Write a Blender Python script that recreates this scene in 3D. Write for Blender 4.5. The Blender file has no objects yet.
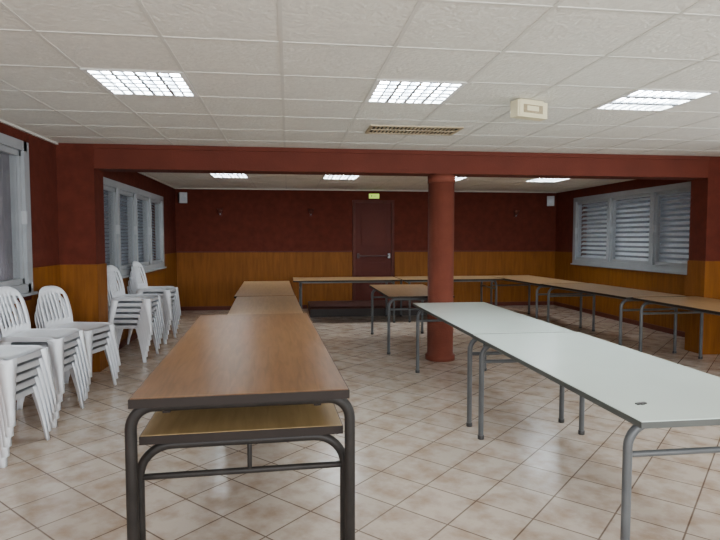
import bpy, bmesh, math, random
from mathutils import Vector, Matrix
random.seed(3)
scene=bpy.context.scene
COL=scene.collection

# ---------------------------------------------------------------- materials
def newmat(name):
    m=bpy.data.materials.new(name); m.use_nodes=True
    nt=m.node_tree; b=nt.nodes['Principled BSDF']
    return m,nt,b
def N(nt,t,**kw):
    n=nt.nodes.new(t)
    for k,v in kw.items(): setattr(n,k,v)
    return n
def mat(name,col,rough=.6,metal=0,var=.12,scale=6,bump=0,bscale=60,stretch=(1,1,1),spec=.5):
    m,nt,b=newmat(name)
    tc=N(nt,'ShaderNodeTexCoord'); mp=N(nt,'ShaderNodeMapping')
    mp.inputs['Scale'].default_value=stretch
    nt.links.new(tc.outputs['Object'],mp.inputs['Vector'])
    no=N(nt,'ShaderNodeTexNoise'); no.inputs['Scale'].default_value=scale; no.inputs['Detail'].default_value=5
    nt.links.new(mp.outputs[0],no.inputs['Vector'])
    r=N(nt,'ShaderNodeValToRGB')
    r.color_ramp.elements[0].position=.3; r.color_ramp.elements[1].position=.7
    r.color_ramp.elements[0].color=[max(0,c*(1-var)) for c in col]+[1]
    r.color_ramp.elements[1].color=[min(1,c*(1+var)) for c in col]+[1]
    nt.links.new(no.outputs['Fac'],r.inputs['Fac']); nt.links.new(r.outputs[0],b.inputs['Base Color'])
    b.inputs['Roughness'].default_value=rough; b.inputs['Metallic'].default_value=metal
    b.inputs['Specular IOR Level'].default_value=spec
    if bump:
        n2=N(nt,'ShaderNodeTexNoise'); n2.inputs['Scale'].default_value=bscale; n2.inputs['Detail'].default_value=3
        nt.links.new(mp.outputs[0],n2.inputs['Vector'])
        bp=N(nt,'ShaderNodeBump'); bp.inputs['Strength'].default_value=bump; bp.inputs['Distance'].default_value=.01
        nt.links.new(n2.outputs['Fac'],bp.inputs['Height']); nt.links.new(bp.outputs[0],b.inputs['Normal'])
    return m
def emis(name,col,s):
    m,nt,b=newmat(name)
    b.inputs['Base Color'].default_value=(*col,1)
    b.inputs['Emission Color'].default_value=(*col,1); b.inputs['Emission Strength'].default_value=s
    return m

M_red=mat('red_wallcovering',(.098,.021,.0125),.85,var=.15,scale=9,bump=.4,bscale=90,spec=.15)
M_beam=mat('beam_red_paint',(.105,.022,.012),.7,var=.1,scale=3,bump=.15,spec=.2)
M_colm=mat('column_red_paint',(.150,.040,.024),.7,var=.12,scale=5,bump=.3,spec=.2)
M_platf=mat('platform_carpet',(.06,.016,.011),.9,var=.2,scale=20)
M_white=mat('white_enamel',(.75,.75,.73),.5,var=.03)
M_grid=mat('ceiling_tbar_white',(.62,.61,.56),.6,var=.03)
M_frame=mat('window_frame_grey',(.31,.33,.35),.45,var=.06)
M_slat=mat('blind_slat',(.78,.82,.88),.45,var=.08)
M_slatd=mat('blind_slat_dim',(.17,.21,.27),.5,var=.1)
M_door=mat('door_red_paint',(.085,.017,.011),.6,var=.1,scale=3,spec=.2)
M_doorf=mat('door_frame_brown',(.09,.022,.014),.6,spec=.25)
M_chair=mat('white_plastic',(.84,.87,.92),.32,var=.03)
M_wtop=mat('white_laminate',(.72,.83,.78),.20,var=.03,scale=2)
M_edge=mat('dark_table_edge',(.016,.011,.009),.6,spec=.2)
M_gedge=mat('grey_table_edge',(.06,.065,.06),.5)
M_leg=mat('dark_steel_tube',(.017,.0145,.013),.5,metal=.0,var=.3,scale=12,spec=.25)
M_legg=mat('grey_painted_tube',(.075,.08,.084),.42,metal=.0,var=.15,scale=12,spec=.45)
M_black=mat('black_plastic',(.02,.02,.02),.4)
M_grey=mat('grey_plastic',(.4,.42,.44),.5)
M_bar=mat('dark_push_bar',(.07,.03,.03),.4)
M_cream=mat('cream_plastic',(.66,.60,.40),.4,var=.04)
M_creamd=mat('cream_label',(.30,.24,.14),.5,var=.2,scale=60)
M_vent=mat('vent_beige_metal',(.42,.35,.23),.5)
M_dark=mat('dark_cavity',(.03,.028,.025),.8)
M_louv=mat('louvre_aluminium',(.34,.37,.41),.4,metal=.2,var=.03)
M_tube=emis('fluorescent_tube_glow',(.92,.98,1.0),66)
M_refl=emis('reflector_glow',(.70,.80,.90),5.0)
M_exit=emis('exit_sign_glow',(.50,.80,.08),1.0)
M_step=mat('step_edge_dark',(.02,.012,.01),.6)

def woodmat(name,c1,c2,rough,stretch=(14,1.2,14),scale=3,spec=.5):
    m,nt,b=newmat(name)
    tc=N(nt,'ShaderNodeTexCoord'); mp=N(nt,'ShaderNodeMapping'); mp.inputs['Scale'].default_value=stretch
    nt.links.new(tc.outputs['Object'],mp.inputs['Vector'])
    no=N(nt,'ShaderNodeTexNoise'); no.inputs['Scale'].default_value=scale; no.inputs['Detail'].default_value=8; no.inputs['Distortion'].default_value=.6
    nt.links.new(mp.outputs[0],no.inputs['Vector'])
    r=N(nt,'ShaderNodeValToRGB'); r.color_ramp.elements[0].position=.32; r.color_ramp.elements[1].position=.68
    r.color_ramp.elements[0].color=(*c1,1); r.color_ramp.elements[1].color=(*c2,1)
    nt.links.new(no.outputs['Fac'],r.inputs['Fac']); nt.links.new(r.outputs[0],b.inputs['Base Color'])
    b.inputs['Roughness'].default_value=rough; b.inputs['Specular IOR Level'].default_value=spec
    return m
M_wood=woodmat('oak_laminate',(.130,.062,.024),(.220,.110,.046),.32,spec=.4)
M_wood2=woodmat('light_oak_laminate',(.29,.175,.080),(.38,.24,.12),.32,spec=.4)
M_under=woodmat('yellow_laminate',(.24,.155,.062),(.31,.205,.09),.4)
def wainscot():
    m=woodmat('wainscot_orange_wood',(.155,.052,.007),(.220,.078,.011),.6,stretch=(10,10,1.0),scale=2,spec=.15)
    nt=m.node_tree; b=nt.nodes['Principled BSDF']
    tc=N(nt,'ShaderNodeTexCoord'); sp=N(nt,'ShaderNodeSeparateXYZ'); nt.links.new(tc.outputs['Object'],sp.inputs[0])
    ad=N(nt,'ShaderNodeMath',operation='ADD'); nt.links.new(sp.outputs[0],ad.inputs[0]); nt.links.new(sp.outputs[1],ad.inputs[1])
    dv=N(nt,'ShaderNodeMath',operation='DIVIDE'); dv.inputs[1].default_value=.12; nt.links.new(ad.outputs[0],dv.inputs[0])
    fr=N(nt,'ShaderNodeMath',operation='FRACT'); nt.links.new(dv.outputs[0],fr.inputs[0])
    gt=N(nt,'ShaderNodeMath',operation='GREATER_THAN'); gt.inputs[1].default_value=.07; nt.links.new(fr.outputs[0],gt.inputs[0])
    bp=N(nt,'ShaderNodeBump'); bp.inputs['Strength'].default_value=.6; bp.inputs['Distance'].default_value=.006
    nt.links.new(gt.outputs[0],bp.inputs['Height']); nt.links.new(bp.outputs[0],b.inputs['Normal'])
    return m
M_wains=wainscot()
def floormat():
    m,nt,b=newmat('diagonal_beige_tiles')
    tc=N(nt,'ShaderNodeTexCoord'); mp=N(nt,'ShaderNodeMapping'); mp.inputs['Rotation'].default_value=(0,0,math.radians(45))
    mp.inputs['Location'].default_value=(.05,.12,0)
    nt.links.new(tc.outputs['Object'],mp.inputs['Vector'])
    br=N(nt,'ShaderNodeTexBrick'); br.offset=0; br.squash=1
    br.inputs['Scale'].default_value=1; br.inputs['Brick Width'].default_value=.325; br.inputs['Row Height'].default_value=.325
    br.inputs['Mortar Size'].default_value=.006; br.inputs['Mortar Smooth'].default_value=.6
    br.inputs['Color1'].default_value=(.50,.425,.355,1); br.inputs['Color2'].default_value=(.56,.48,.405,1)
    br.inputs['Mortar'].default_value=(.19,.145,.115,1)
    nt.links.new(mp.outputs[0],br.inputs['Vector'])
    no=N(nt,'ShaderNodeTexNoise'); no.inputs['Scale'].default_value=6; no.inputs['Detail'].default_value=7; no.inputs['Roughness'].default_value=.6
    nt.links.new(mp.outputs[0],no.inputs['Vector'])
    r=N(nt,'ShaderNodeValToRGB'); r.color_ramp.elements[0].position=.33; r.color_ramp.elements[1].position=.58
    r.color_ramp.elements[0].color=(.70,.61,.54,1); r.color_ramp.elements[1].color=(1.0,1.0,1.0,1)
    nt.links.new(no.outputs['Fac'],r.inputs['Fac'])
    mx=N(nt,'ShaderNodeMix',data_type='RGBA',blend_type='MULTIPLY'); mx.inputs['Factor'].default_value=1
    nt.links.new(br.outputs['Color'],mx.inputs['A']); nt.links.new(r.outputs[0],mx.inputs['B'])
    nt.links.new(mx.outputs['Result'],b.inputs['Base Color'])
    b.inputs['Roughness'].default_value=.2; b.inputs['Specular IOR Level'].default_value=.6
    bp=N(nt,'ShaderNodeBump'); bp.inputs['Strength'].default_value=.3; bp.inputs['Distance'].default_value=.003; bp.invert=True
    nt.links.new(br.outputs['Fac'],bp.inputs['Height']); nt.links.new(bp.outputs[0],b.inputs['Normal'])
    return m
M_floor=floormat()
M_ceil=mat('mineral_ceiling_tile',(.72,.71,.65),.9,var=.06,scale=30,bump=.7,bscale=40)
M_curt=mat('mauve_curtain',(.12,.10,.12),.8,var=.5,scale=5,stretch=(1,1,.6))
def glassmat():
    m,nt,b=newmat('window_glass'); b.inputs['Base Color'].default_value=(.5,.55,.6,1)
    b.inputs['Roughness'].default_value=.05; b.inputs['Alpha'].default_value=.10
    return m
M_glass=glassmat()

# ---------------------------------------------------------------- mesh builder
class MB:
    def __init__(s): s.bm=bmesh.new(); s.mats=[]
    def mi(s,m):
        if m not in s.mats: s.mats.append(m)
        return s.mats.index(m)
    def box(s,x0,x1,y0,y1,z0,z1,m,M=None):
        vs=[Vector((x,y,z)) for z in(z0,z1) for y in(y0,y1) for x in(x0,x1)]
        if M is not None: vs=[M@v for v in vs]
        v=[s.bm.verts.new(p) for p in vs]; k=s.mi(m)
        for f in((0,2,3,1),(4,5,7,6),(0,1,5,4),(2,6,7,3),(0,4,6,2),(1,3,7,5)):
            s.bm.faces.new([v[i] for i in f]).material_index=k
    def tube(s,pts,r,m,n=10,closed=False):
        pts=[Vector(p) for p in pts]; k=s.mi(m); rings=[]
        prev=None
        for i,p in enumerate(pts):
            a=pts[max(0,i-1)]; b=pts[min(len(pts)-1,i+1)]
            t=(b-a).normalized()
            if prev is None:
                u=t.orthogonal().normalized()
            else:
                u=(prev-t*prev.dot(t)).normalized()
            prev=u; w=t.cross(u)
            rr=r[i] if isinstance(r,(list,tuple)) else r
            rings.append([s.bm.verts.new(p+(u*math.cos(2*math.pi*j/n)+w*math.sin(2*math.pi*j/n))*rr) for j in range(n)])
        for a,b in zip(rings,rings[1:]):
            for j in range(n):
                f=s.bm.faces.new((a[j],a[(j+1)%n],b[(j+1)%n],b[j])); f.material_index=k; f.smooth=True
        s.bm.faces.new(rings[0][::-1]).material_index=k; s.bm.faces.new(rings[-1]).material_index=k
    def quad(s,ps,m,smooth=False):
        f=s.bm.faces.new([s.bm.verts.new(Vector(p)) for p in ps]); f.material_index=s.mi(m); f.smooth=smooth
    def obj(s,name,bevel=0,loc=None,rz=0):
        bmesh.ops.recalc_face_normals(s.bm,faces=s.bm.faces)
        me=bpy.data.meshes.new(name); s.bm.to_mesh(me); s.bm.free()
        for m in s.mats: me.materials.append(m)
        o=bpy.data.objects.new(name,me); COL.objects.link(o)
        if loc: o.location=loc
        o.rotation_euler=(0,0,rz)
        if bevel:
            b=o.modifiers.new('bevel','BEVEL'); b.width=bevel; b.segments=2; b.limit_method='ANGLE'; b.angle_limit=math.radians(50)
        return o

XL,XLB,XR,YB,YF,H=-2.45,-2.25,5.84,11.7,-3.0,2.48
PANELS=[(-1.23,3.6,0),(.57,3.6,0),(2.37,3.6,1),(-1.23,9.0,0),(.57,9.0,0),(2.37,9.0,0),(4.17,9.0,0)]
# ---------------------------------------------------------------- shell
b=MB(); b.box(XL-.3,XR+.3,YF-.2,YB+.2,-.1,0,M_floor); b.obj('floor')
b=MB(); y=YF-.2; X0,X1=XL-.3,XR+.3
for yy in (3.6,9.0):
    b.box(X0,X1,y,yy,H,H+.1,M_ceil); x=X0
    for (px,py,_) in PANELS:
        if py==yy: b.box(x,px,yy,yy+.6,H,H+.1,M_ceil); x=px+.6
    b.box(x,X1,yy,yy+.6,H,H+.1,M_ceil); y=yy+.6
b.box(X0,X1,y,YB+.2,H,H+.1,M_ceil); b.box(X0,X1,YF-.2,YB+.2,H+.1,H+.12,M_ceil)
b.obj('ceiling')
b=MB()
xs=[-.03+.6*k for k in range(-4,10)]
ys=[.0+.6*k for k in range(-5,20)]
for x in xs:
    for (a,c) in((YF,6.38),(6.7,YB)):
        if x>XLB: b.box(x-.010,x+.010,a,c,H-.003,H,M_grid)
for y in ys:
    if 6.37<y<6.7: continue
    b.box(XL if y<6.5 else XLB,XR,y-.010,y+.010,H-.0028,H,M_grid)
b.box(XL,XL+.025,YF,6.4,H-.02,H,M_grid); b.box(XLB,XLB+.025,6.7,YB,H-.02,H,M_grid)
b.box(XLB,XR,YB-.025,YB,H-.02,H,M_grid); b.box(XR-.025,XR,6.7,YB,H-.02,H,M_grid)
b.obj('trim_ceiling_grid')

def wallx(name,x0,x1,y0,y1,ops,m=M_red):
    b=MB(); y=y0
    for (a,c,z0,z1) in ops:
        if a>y: b.box(x0,x1,y,a,0,H,m)
        b.box(x0,x1,a,c,0,z0,m); b.box(x0,x1,a,c,z1,H,m); y=c
    if y<y1: b.box(x0,x1,y,y1,0,H,m)
    return b.obj(name)
WZ0,WZ1=.99,2.22
wallx('wall_left_front',XL-.25,XL,YF,6.4,[(-1.5,1.0,.9,2.3),(3.2,5.65,.99,2.32)])
wallx('wall_left_rear',XLB-.25,XLB,6.7,YB,[(6.95,10.45,WZ0,2.17)])
wallx('wall_right',XR,XR+.25,YF,YB,[(-1.5,4.8,.9,2.2),(7.15,10.85,WZ0,2.25)])
b=MB()
b.box(XL-.25,1.34,YB,YB+.2,0,H,M_red); b.box(2.23,XR+.25,YB,YB+.2,0,H,M_red)
b.box(1.34,2.23,YB,YB+.2,0,.16,M_red); b.box(1.34,2.23,YB,YB+.2,2.27,H,M_red)
b.box(1.2,2.4,YB+.2,YB+.22,0,H,M_red)
b.obj('wall_back')
b=MB()
b.box(XL-.25,XR+.25,YF-.2,YF,0,.8,M_red); b.box(XL-.25,XR+.25,YF-.2,YF,2.3,H,M_red)
b.box(XL-.25,-1.6,YF-.2,YF,.8,2.3,M_red); b.box(4.8,XR+.25,YF-.2,YF,.8,2.3,M_red)
b.obj('wall_front')
b=MB(); b.box(XL-.25,-2.07,6.4,6.7,0,H,M_red); b.obj('wall_pier_left')
b=MB(); b.box(5.18,XR+.1,6.4,6.7,0,H,M_red); b.obj('wall_pier_right')
b=MB(); b.box(-2.07,5.18,6.4,6.7,2.215,H-.001,M_beam); b.box(-2.07,5.18,6.385,6.4,2.43,H-.001,M_beam)
b.obj('ceiling_beam',bevel=.004)
b=MB()
b.tube([(1.82,6.56,0),(1.82,6.56,.06),(1.82,6.56,.061),(1.82,6.56,2.215)],[.178,.178,.155,.155],M_colm,n=40)
b.tube([(1.82,6.56,2.12),(1.82,6.56,2.214)],[.163,.163],M_colm,n=40)
b.obj('round_column')
WH=1.18
def wa(name,x0,x1,y0,y1,h=WH):
    b=MB(); b.box(x0,x1,y0,y1,0.0,h,M_wains)
    return b.obj(name)
wa('trim_1',XL,XL+.015,YF,6.385,.88)
b=MB(); b.box(XL,XL+.015,5.72,6.385,.88,WH,M_wains); b.obj('trim_2')
b=MB(); b.box(XL,-2.055,6.385,6.4,0,WH,M_wains); b.box(-2.07,-2.055,6.4,6.7,0,WH,M_wains); b.obj('trim_3')
wa('trim_4',XLB,XLB+.015,6.7,YB,.92)
b=MB(); b.box(XLB,XLB+.015,10.52,YB,.92,WH,M_wains); b.obj('trim_5')
b=MB(); b.box(XLB+.015,1.33,YB-.015,YB,0,WH,M_wains); b.box(2.24,XR-.015,YB-.015,YB,0,WH,M_wains); b.obj('trim_6')
wa('trim_7',XR-.015,XR,6.7,YB,.92)
b=MB(); b.box(XR-.015,XR,10.92,YB,.92,WH,M_wains); b.box(XR-.015,XR,6.7,7.08,.92,WH,M_wains); b.obj('trim_8')
b=MB(); b.box(5.165,XR,6.385,6.4,0,WH,M_wains); b.box(5.165,5.18,6.4,6.7,0,WH,M_wains); b.obj('trim_9')
b=MB(); b.box(XLB+.015,1.33,YB-.03,YB,WH,WH+.025,M_doorf); b.box(2.24,XR-.015,YB-.03,YB,WH,WH+.025,M_doorf)
b.obj('trim_10')
b=MB(); b.box(XL+.015,XL+.03,YF,6.38,0,.08,M_doorf); b.obj('baseboard_left')
b=MB(); b.box(XLB+.015,XLB+.03,6.7,YB-.03,0,.08,M_doorf); b.obj('baseboard_left_rear')
b=MB(); b.box(XR-.03,XR-.015,6.7,YB-.03,0,.08,M_doorf); b.obj('baseboard_right')
b=MB(); b.box(XLB+.03,.38,YB-.03,YB-.015,0,.08,M_doorf); b.box(2.95,XR-.03,YB-.03,YB-.015,0,.08,M_doorf); b.obj('baseboard_back')

# ---------------------------------------------------------------- windows
def window(name,x,side,y0,y1,z0,z1,n,slat=None,pitch=.07,cover=.38,curtain=False):
    b=MB()
    def bx(d0,d1,a,c,e,f,m):
        p,q=sorted((x+side*d0,x+side*d1)); b.box(p,q,a,c,e,f,m)
    t=.06
    bx(-.03,.10,y0-.04,y0+t,z0-.04,z1+.04,M_frame); bx(-.03,.10,y1-t,y1+.04,z0-.04,z1+.04,M_frame)
    bx(-.03,.10,y0,y1,z0-.04,z0+t*.8,M_frame); bx(-.03,.10,y0,y1,z1-t*.8,z1+.04,M_frame)
    bx(-.06,.0,y0-.06,y1+.06,z0-.06,z0-.035,M_frame)
    w=(y1-y0)/n
    for i in range(1,n):
        yy=y0+i*w; bx(-.025,.10,yy-.04,yy+.04,z0,z1,M_frame)
    for i in range(n):
        a=y0+i*w+.045; c=a+w-.09
        for (p,q,r_,s_) in((a,a+.05,z0+.05,z1-.05),(c-.05,c,z0+.05,z1-.05),(a,c,z0+.05,z0+.10),(a,c,z1-.10,z1-.05)):
            bx(.0,.05,p,q,r_,s_,M_frame)
        bx(.022,.028,a+.05,c-.05,z0+.1,z1-.1,M_glass)
        bx(-.045,-.0,c-.04,c-.02,(z0+z1)/2-.06,(z0+z1)/2+.06,M_grey)
    if slat:
        zz=z0+.03; s=side
        while zz<z1:
            xa=x+side*.13; yq0,yq1=y0+.03,y1-.03; hh=pitch*cover
            b.quad([(xa-.022*s,yq0,zz-hh),(xa-.022*s,yq1,zz-hh),(xa+.022*s,yq1,zz+hh),(xa+.022*s,yq0,zz+hh)],slat)
            zz+=pitch
    if curtain:
        cols=[]; nn=90
        for i in range(nn+1):
            yy=y0+(y1-y0)*i/nn
            cols.append((x+side*(.15+.025*math.sin(i*1.1)+.008*math.sin(i*2.7)),yy))
        for c1,c2 in zip(cols,cols[1:]):
            b.quad([(c1[0],c1[1],z0),(c2[0],c2[1],z0),(c2[0],c2[1],z1),(c1[0],c1[1],z1)],M_curt,True)
    return b.obj(name)
window('window_1',XL,-1,3.2,5.65,.99,2.32,3,curtain=True)
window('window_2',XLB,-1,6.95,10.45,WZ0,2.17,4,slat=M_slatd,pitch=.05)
window('window_3',XR,1,7.15,10.85,WZ0,2.25,3,slat=M_slat,pitch=.085,cover=.27)
window('window_4',XR,1,-1.5,4.8,.9,2.2,5)
window('window_5',XL,-1,-1.5,1.0,.9,2.3,2)

# ---------------------------------------------------------------- door, platform, sign
b=MB()
dx0,dx1,dz0,dz1=1.40,2.17,.166,2.21
b.box(dx0-.055,dx0,YB-.02,YB+.08,dz0,dz1+.055,M_doorf); b.box(dx1,dx1+.055,YB-.02,YB+.08,dz0,dz1+.055,M_doorf)
b.box(dx0,dx1,YB-.02,YB+.08,dz1,dz1+.055,M_doorf)
b.box(dx0,dx1,YB+.01,YB+.06,dz0,dz1,M_door)
for (z0,z1) in((.3,.95),(1.30,2.08)):
    b.box(dx0+.12,dx1-.12,YB+.0,YB+.01,z0,z1,M_door)
b.tube([(dx0+.06,YB-.07,1.1),(dx1-.06,YB-.07,1.1)],.014,M_bar)
b.box(dx0+.04,dx0+.08,YB-.08,YB+.01,1.05,1.15,M_bar); b.box(dx1-.08,dx1-.04,YB-.08,YB+.01,1.05,1.15,M_grey)
b.obj('door_1',bevel=.003)
b=MB(); b.box(.4,2.92,10.42,YB-.03,0,.16,M_platf); b.box(.4,2.92,10.405,10.42,0,.145,M_step); b.box(.39,2.93,10.40,10.46,.145,.165,M_platf)
b.obj('entrance_platform')
b=MB(); b.box(1.68,1.90,YB-.05,YB,2.30,2.40,M_cream); b.box(1.685,1.895,YB-.053,YB-.05,2.305,2.395,M_exit)
b.box(1.73,1.75,YB-.055,YB-.053,2.33,2.37,M_dark); b.box(1.77,1.84,YB-.055,YB-.053,2.345,2.355,M_dark)
b.obj('exit_sign')

def sconce(x):
    b=MB(); y=YB
    b.box(x-.03,x+.03,y-.02,y,1.92,2.04,M_doorf)
    b.tube([(x,y-.02,1.95),(x,y-.07,1.95),(x,y-.08,1.98)],.008,M_louv,n=8)
    b.tube([(x,y-.08,1.97),(x,y-.08,2.07)],[.03,.06],M_doorf,n=16)
    b.obj('wall_sconce')
for x in(-1.36,.47,4.9): sconce(x)
def speaker(x,y,rz):
    b=MB(); b.box(-.07,.07,-.06,.06,-.10,.10,M_black); b.box(-.075,.075,-.068,-.06,-.105,.105,M_grey)
    b.tube([(0,-.07,-.02),(0,-.074,-.02)],.05,M_louv,n=20); b.tube([(0,-.07,.06),(0,-.074,.06)],.02,M_louv,n=14)
    b.tube([(0,.05,0),(0,.12,0)],.015,M_grey)
    b.obj('wall_speaker',loc=(x,y,2.27),rz=rz)
speaker(XLB+.17,YB-.14,math.radians(25)); speaker(XR-.20,YB-.14,math.radians(-25))

# ---------------------------------------------------------------- ceiling lights (recessed)
def lightpanel(x0,y0,style=0):
    b=MB(); x1,y1=x0+.6,y0+.6; z=H+.06
    for (p,q,r,s) in((x0,x1,y0,y0+.03),(x0,x1,y1-.03,y1),(x0,x0+.03,y0+.03,y1-.03),(x1-.03,x1,y0+.03,y1-.03)):
        b.box(p,q,r,s,H-.006,z,M_white)
    b.box(x0,x1,y0,y1,z,z+.01,M_refl)
    i0x,i1x,i0y,i1y=x0+.03,x1-.03,y0+.03,y1-.03
    if style==0:
        for i in range(4):
            cx=x0+.3+(i-1.5)*.135
            b.box(cx-.036,cx+.036,i0y+.01,i1y-.01,z-.014,z-.006,M_tube)
        for i in range(1,6):
            yy=i0y+i*.54/6; b.box(i0x,i1x,yy-.012,yy+.012,H-.004,H+.002,M_louv)
        for i in range(1,8):
            xx=x0+.3+(i-4)*.0675; w_=.010 if i%2==0 else .005
            b.box(xx-w_,xx+w_,i0y,i1y,H-.005,H+.004,M_louv)
    else:
        for i in range(3):
            cy=y0+.3+(i-1)*.18
            b.box(i0x+.01,i1x-.01,cy-.035,cy+.035,z-.014,z-.006,M_tube)
        for i in range(1,3):
            yy=y0+.3+(i-1.5)*.18; b.box(i0x,i1x,yy-.024,yy+.024,H-.005,H+.006,M_louv)
        for i in range(1,8):
            xx=i0x+i*.0675; b.box(xx-.003,xx+.003,i0y,i1y,H-.003,H+.008,M_louv)
    b.obj('ceiling_louvre_light')
for (x,y,s) in PANELS: lightpanel(x,y,s)
b=MB(); x0,x1,y0,y1=.74,1.60,5.02,5.40
b.box(x0,x1,y0,y0+.03,H-.012,H,M_vent); b.box(x0,x1,y1-.03,y1,H-.012,H,M_vent)
b.box(x0,x0+.03,y0+.03,y1-.03,H-.012,H,M_vent); b.box(x1-.03,x1,y0+.03,y1-.03,H-.012,H,M_vent)
b.box(x0+.03,x1-.03,y0+.03,y1-.03,H-.004,H-.001,M_dark)
for i in range(1,22):
    xx=x0+.03+i*.80/22; b.box(xx-.008,xx+.008,y0+.03,y1-.03,H-.009,H-.003,M_vent)
b.box(x0+.03,x1-.03,(y0+y1)/2-.01,(y0+y1)/2+.01,H-.012,H-.003,M_vent)
b.obj('ceiling_vent')
b=MB(); b.box(-.14,.14,-.04,.04,-.13,-.012,M_cream); b.box(-.11,.11,-.03,.03,-.012,0,M_cream)
b.box(-.125,.125,-.045,-.04,-.12,-.02,M_cream); b.box(-.09,.09,-.048,-.045,-.10,-.04,M_creamd)
b.box(-.06,.05,-.050,-.048,-.085,-.05,M_cream)
b.obj('emergency_light',bevel=.004,loc=(1.77,4.0,H-.004),rz=math.radians(18))

# ---------------------------------------------------------------- tables
def arch(b,hw,y,ztop,r,m,R=.10,low=True,zlow=None):
    pts=[(-hw,y,0),(-hw,y,ztop-R)]
    for i in range(1,9):
        a=math.pi/2*i/8; pts.append((-hw+R-R*math.cos(a),y,ztop-R+R*math.sin(a)))
    pts+= [(-p[0],y,p[2]) for p in pts[::-1]]
    b.tube(pts,r,m,n=12)
    zl=ztop-.13 if zlow is None else zlow
    if low: b.tube([(-hw,y,zl),(hw,y,zl)],r*.7,m,n=10)
    for s in(-1,1): b.tube([(s*hw,y,0),(s*hw,y,.03)],r*1.25,M_black,n=12)
def tabmesh(W,L,z,top,edge,leg,hwoff=-.03):
    b=MB()
    b.box(-W/2,W/2,0,L,z-.028,z-.003,edge); b.box(-W/2+.004,W/2-.004,.004,L-.004,z-.003,z,top)
    for y in(.13,L-.13): arch(b,W/2+hwoff,y,z-.05,.019,leg)
    for s in(-1,1): b.box(s*(W/2-.12)-.015,s*(W/2-.12)+.015,.1,L-.1,z-.055,z-.028,leg)
    return b
def table(name,nl,rot,L,W,z,top,edge,leg):
    b=tabmesh(W,L,z,top,edge,leg)
    c=Vector((W/2*math.cos(rot),W/2*math.sin(rot),0))
    return b.obj(name,bevel=.002,loc=(nl[0]+c.x,nl[1]+c.y,0),rz=rot)
def tablex(name,x0,x1,y0,W,top,edge,leg):
    b=tabmesh(W,x1-x0,.75,top,edge,leg)
    b.obj(name,bevel=.002,loc=(x0,y0+W/2,0),rz=-math.pi/2)
r=math.radians(2.2); W=.84; L=2.33
b=MB()
b.box(-W/2,W/2,0,L,.822,.857,M_edge); b.box(-W/2+.004,W/2-.004,.004,L-.004,.857,.86,M_wood)
for y in(.10,L-.10): arch(b,W/2+.015,y,.802,.023,M_leg,R=.09,low=False)
for s in(-1,1): b.box(s*(W/2-.12)-.015,s*(W/2-.12)+.015,.1,L-.1,.77,.822,M_edge)
b.box(-W/2+.1,W/2-.1,.40,.43,.73,.822,M_edge)
W2=.82
b.box(-W2/2,W2/2,.12,L-.1,.638,.672,M_edge); b.box(-W2/2+.004,W2/2-.004,.124,L-.104,.672,.675,M_under)
for y in(.165,L-.165): arch(b,W2/2+.01,y,.620,.019,M_leg,R=.13,zlow=.49)
b.tube([(.02,.165,.49),(.02,.165,.62)],.01,M_leg)
b.obj('stacked_wooden_tables',bevel=.002,loc=(-.6+W/2*math.cos(r),2.16+W/2*math.sin(r),0),rz=r)

table('wooden_table',(-.55,4.62),math.radians(2.0),2.38,.72,.75,M_wood2,M_edge,M_leg)
table('wooden_table',(-.67,7.04),math.radians(1.5),2.44,.75,.75,M_wood2,M_edge,M_leg)
table('white_table',(1.355,1.98),0,2.02,.84,.75,M_wtop,M_gedge,M_legg)
table('white_table',(1.36,4.02),0,2.02,.82,.75,M_wtop,M_gedge,M_legg)
table('wooden_table',(1.22,6.78),math.radians(-.5),1.75,.84,.75,M_wood2,M_edge,M_legg)
tablex('wooden_table',.08,1.95,9.52,.82,M_wood2,M_edge,M_legg)
tablex('wooden_table',1.97,3.80,9.52,.82,M_wood2,M_edge,M_legg)
table('wooden_table',(4.17,4.20),math.radians(1.0),2.08,.86,.75,M_wood2,M_edge,M_legg)
table('wooden_table',(4.08,6.33),math.radians(3.5),2.0,.84,.75,M_wood2,M_edge,M_legg)
table('wooden_table',(3.92,8.36),math.radians(3.5),2.0,.84,.75,M_wood2,M_edge,M_legg)
b=MB(); b.box(-.025,.025,-.008,.008,0,.006,M_black); b.box(-.008,.008,-.014,.014,0,.004,M_black)
b.obj('black_clip',loc=(1.50,2.2,.75),rz=.2)

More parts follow.
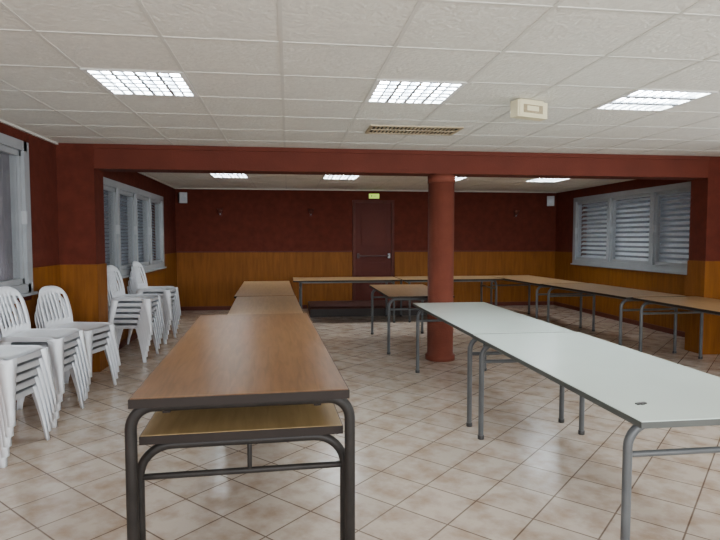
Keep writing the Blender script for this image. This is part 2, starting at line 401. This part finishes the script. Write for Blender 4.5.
# ---------------------------------------------------------------- chair stacks
def chair_sheet(bm,dx,dz):
    def V(x,y,z): return bm.verts.new((x+dx,y,z+dz))
    def grid(P): return [[V(*p) for p in row] for row in P]
    def face(a,b_,c,d):
        f=bm.faces.new((a,b_,c,d)); f.smooth=True
    n=8; P=[]
    for i in range(n+1):
        u=i/n; row=[]
        for j in range(n+1):
            v=j/n*2-1
            hw=.205+.015*u; x=-.20+.43*u
            z=.435-.018*(1-v*v)*math.sin(math.pi*min(1,u*1.05)) - (.02*max(0,(u-.8)/.2)**2)
            row.append((x-.02*abs(v)**4*(u>.9),v*hw,z))
        P.append(row)
    g=grid(P)
    for i in range(n):
        for j in range(n): face(g[i][j],g[i+1][j],g[i+1][j+1],g[i][j+1])
    border=[g[i][0] for i in range(n+1)]+[g[n][j] for j in range(1,n+1)]+[g[i][n] for i in range(n-1,-1,-1)]+[g[0][j] for j in range(n-1,0,-1)]
    low=[]
    for v in border:
        c=v.co; cx=c.x-dx; o=Vector((cx-.01,c.y,0)).normalized()*.008
        low.append(bm.verts.new((c.x+o.x,c.y+o.y,c.z-.035)))
    for k in range(len(border)):
        k2=(k+1)%len(border); face(border[k],border[k2],low[k2],low[k])
    for sx,sy,tx in((1,1,.235),(1,-1,.235),(-1,1,-.205),(-1,-1,-.205)):
        ty=sy*(.222 if sx>0 else .208)
        bx=tx+sx*.035+(-.03 if sx<0 else 0); by=ty+sy*.035
        seg=5; A=[];B=[];C=[]
        for s in range(seg+1):
            t=s/seg; z=.42*(1-t); w=.060*(1-t)**1.5+.030
            x=tx+(bx-tx)*t; y=ty+(by-ty)*t
            A.append(V(x,y,z)); B.append(V(x-sx*w,y,z)); C.append(V(x,y-sy*w,z))
        for s in range(seg):
            face(A[s],A[s+1],B[s+1],B[s]); face(A[s],C[s],C[s+1],A[s+1])
    cols=[-1,-.90,-.80,-.62,-.50,-.32,-.20,-.06,.06,.20,.32,.50,.62,.80,.90,1]
    rows=[0,.10,.18,.3,.45,.6,.72,.80,.90,1.0]
    P=[]
    for r_ in rows:
        row=[]
        for c in cols:
            hw=.205-.015*r_+.012*math.sin(math.pi*r_)
            if r_>.7: hw*=math.sqrt(max(.05,1-((r_-.7)/.36)**2*.35))
            z=.425+.385*r_-.045*(abs(c)**3)*r_**3
            x=-.205-.10*r_**1.3+.035*c*c*(.4+.6*r_)
            row.append((x,c*hw,z))
        P.append(row)
    g=grid(P)
    for i in range(len(rows)-1):
        for j in range(len(cols)-1):
            mid=(cols[j]+cols[j+1])/2; rm=(rows[i]+rows[i+1])/2
            slot = .18<rm<.80 and abs(mid)<.80 and (j%2==0)
            if not slot: face(g[i][j],g[i][j+1],g[i+1][j+1],g[i+1][j])
def chairstack(x,y,n,rz):
    bm=bmesh.new()
    for i in range(n): chair_sheet(bm,i*.016,i*.066)
    loose=[v for v in bm.verts if not v.link_faces]
    bmesh.ops.delete(bm,geom=loose,context='VERTS')
    me=bpy.data.meshes.new('plastic_chair_stack'); bm.to_mesh(me); bm.free(); me.materials.append(M_chair)
    o=bpy.data.objects.new('plastic_chair_stack',me); COL.objects.link(o)
    o.location=(x,y,0); o.rotation_euler=(0,0,rz)
    s=o.modifiers.new('thick','SOLIDIFY'); s.thickness=.006; s.offset=0
    return o
chairstack(-2.04,4.05,5,math.radians(-8))
chairstack(-2.05,4.80,5,math.radians(-4))
chairstack(-2.04,5.62,4,math.radians(-14))
chairstack(-1.93,7.08,6,math.radians(-4))
chairstack(-1.94,8.25,6,math.radians(-4))

# ---------------------------------------------------------------- lights / world
def area(name,loc,rot,sx,sy,e,col):
    l=bpy.data.lights.new(name,'AREA'); l.shape='RECTANGLE'; l.size=sx; l.size_y=sy; l.energy=e; l.color=col
    o=bpy.data.objects.new(name,l); COL.objects.link(o); o.location=loc; o.rotation_euler=rot
    return o
area('daylight_front_windows',(1.6,YF-.25,1.55),(math.radians(90),0,0),6.2,1.4,520,(.95,.98,1))
area('daylight_right_windows',(XR+.35,1.65,1.55),(0,math.radians(90),0),1.2,6.0,320,(.93,.97,1))
area('daylight_left_windows',(XL-.35,-.25,1.6),(0,math.radians(-90),0),1.2,2.3,110,(.93,.97,1))
w=bpy.data.worlds.new('world'); scene.world=w; w.use_nodes=True
w.node_tree.nodes['Background'].inputs[0].default_value=(.40,.45,.55,1); w.node_tree.nodes['Background'].inputs[1].default_value=.12

cam=bpy.data.cameras.new('camera'); cam.lens=28; cam.sensor_width=36; cam.clip_start=.05
co=bpy.data.objects.new('camera',cam); COL.objects.link(co)
co.location=(0,0,1.46); co.rotation_euler=(math.radians(90-3.2),0,math.radians(-7.3))
scene.camera=co
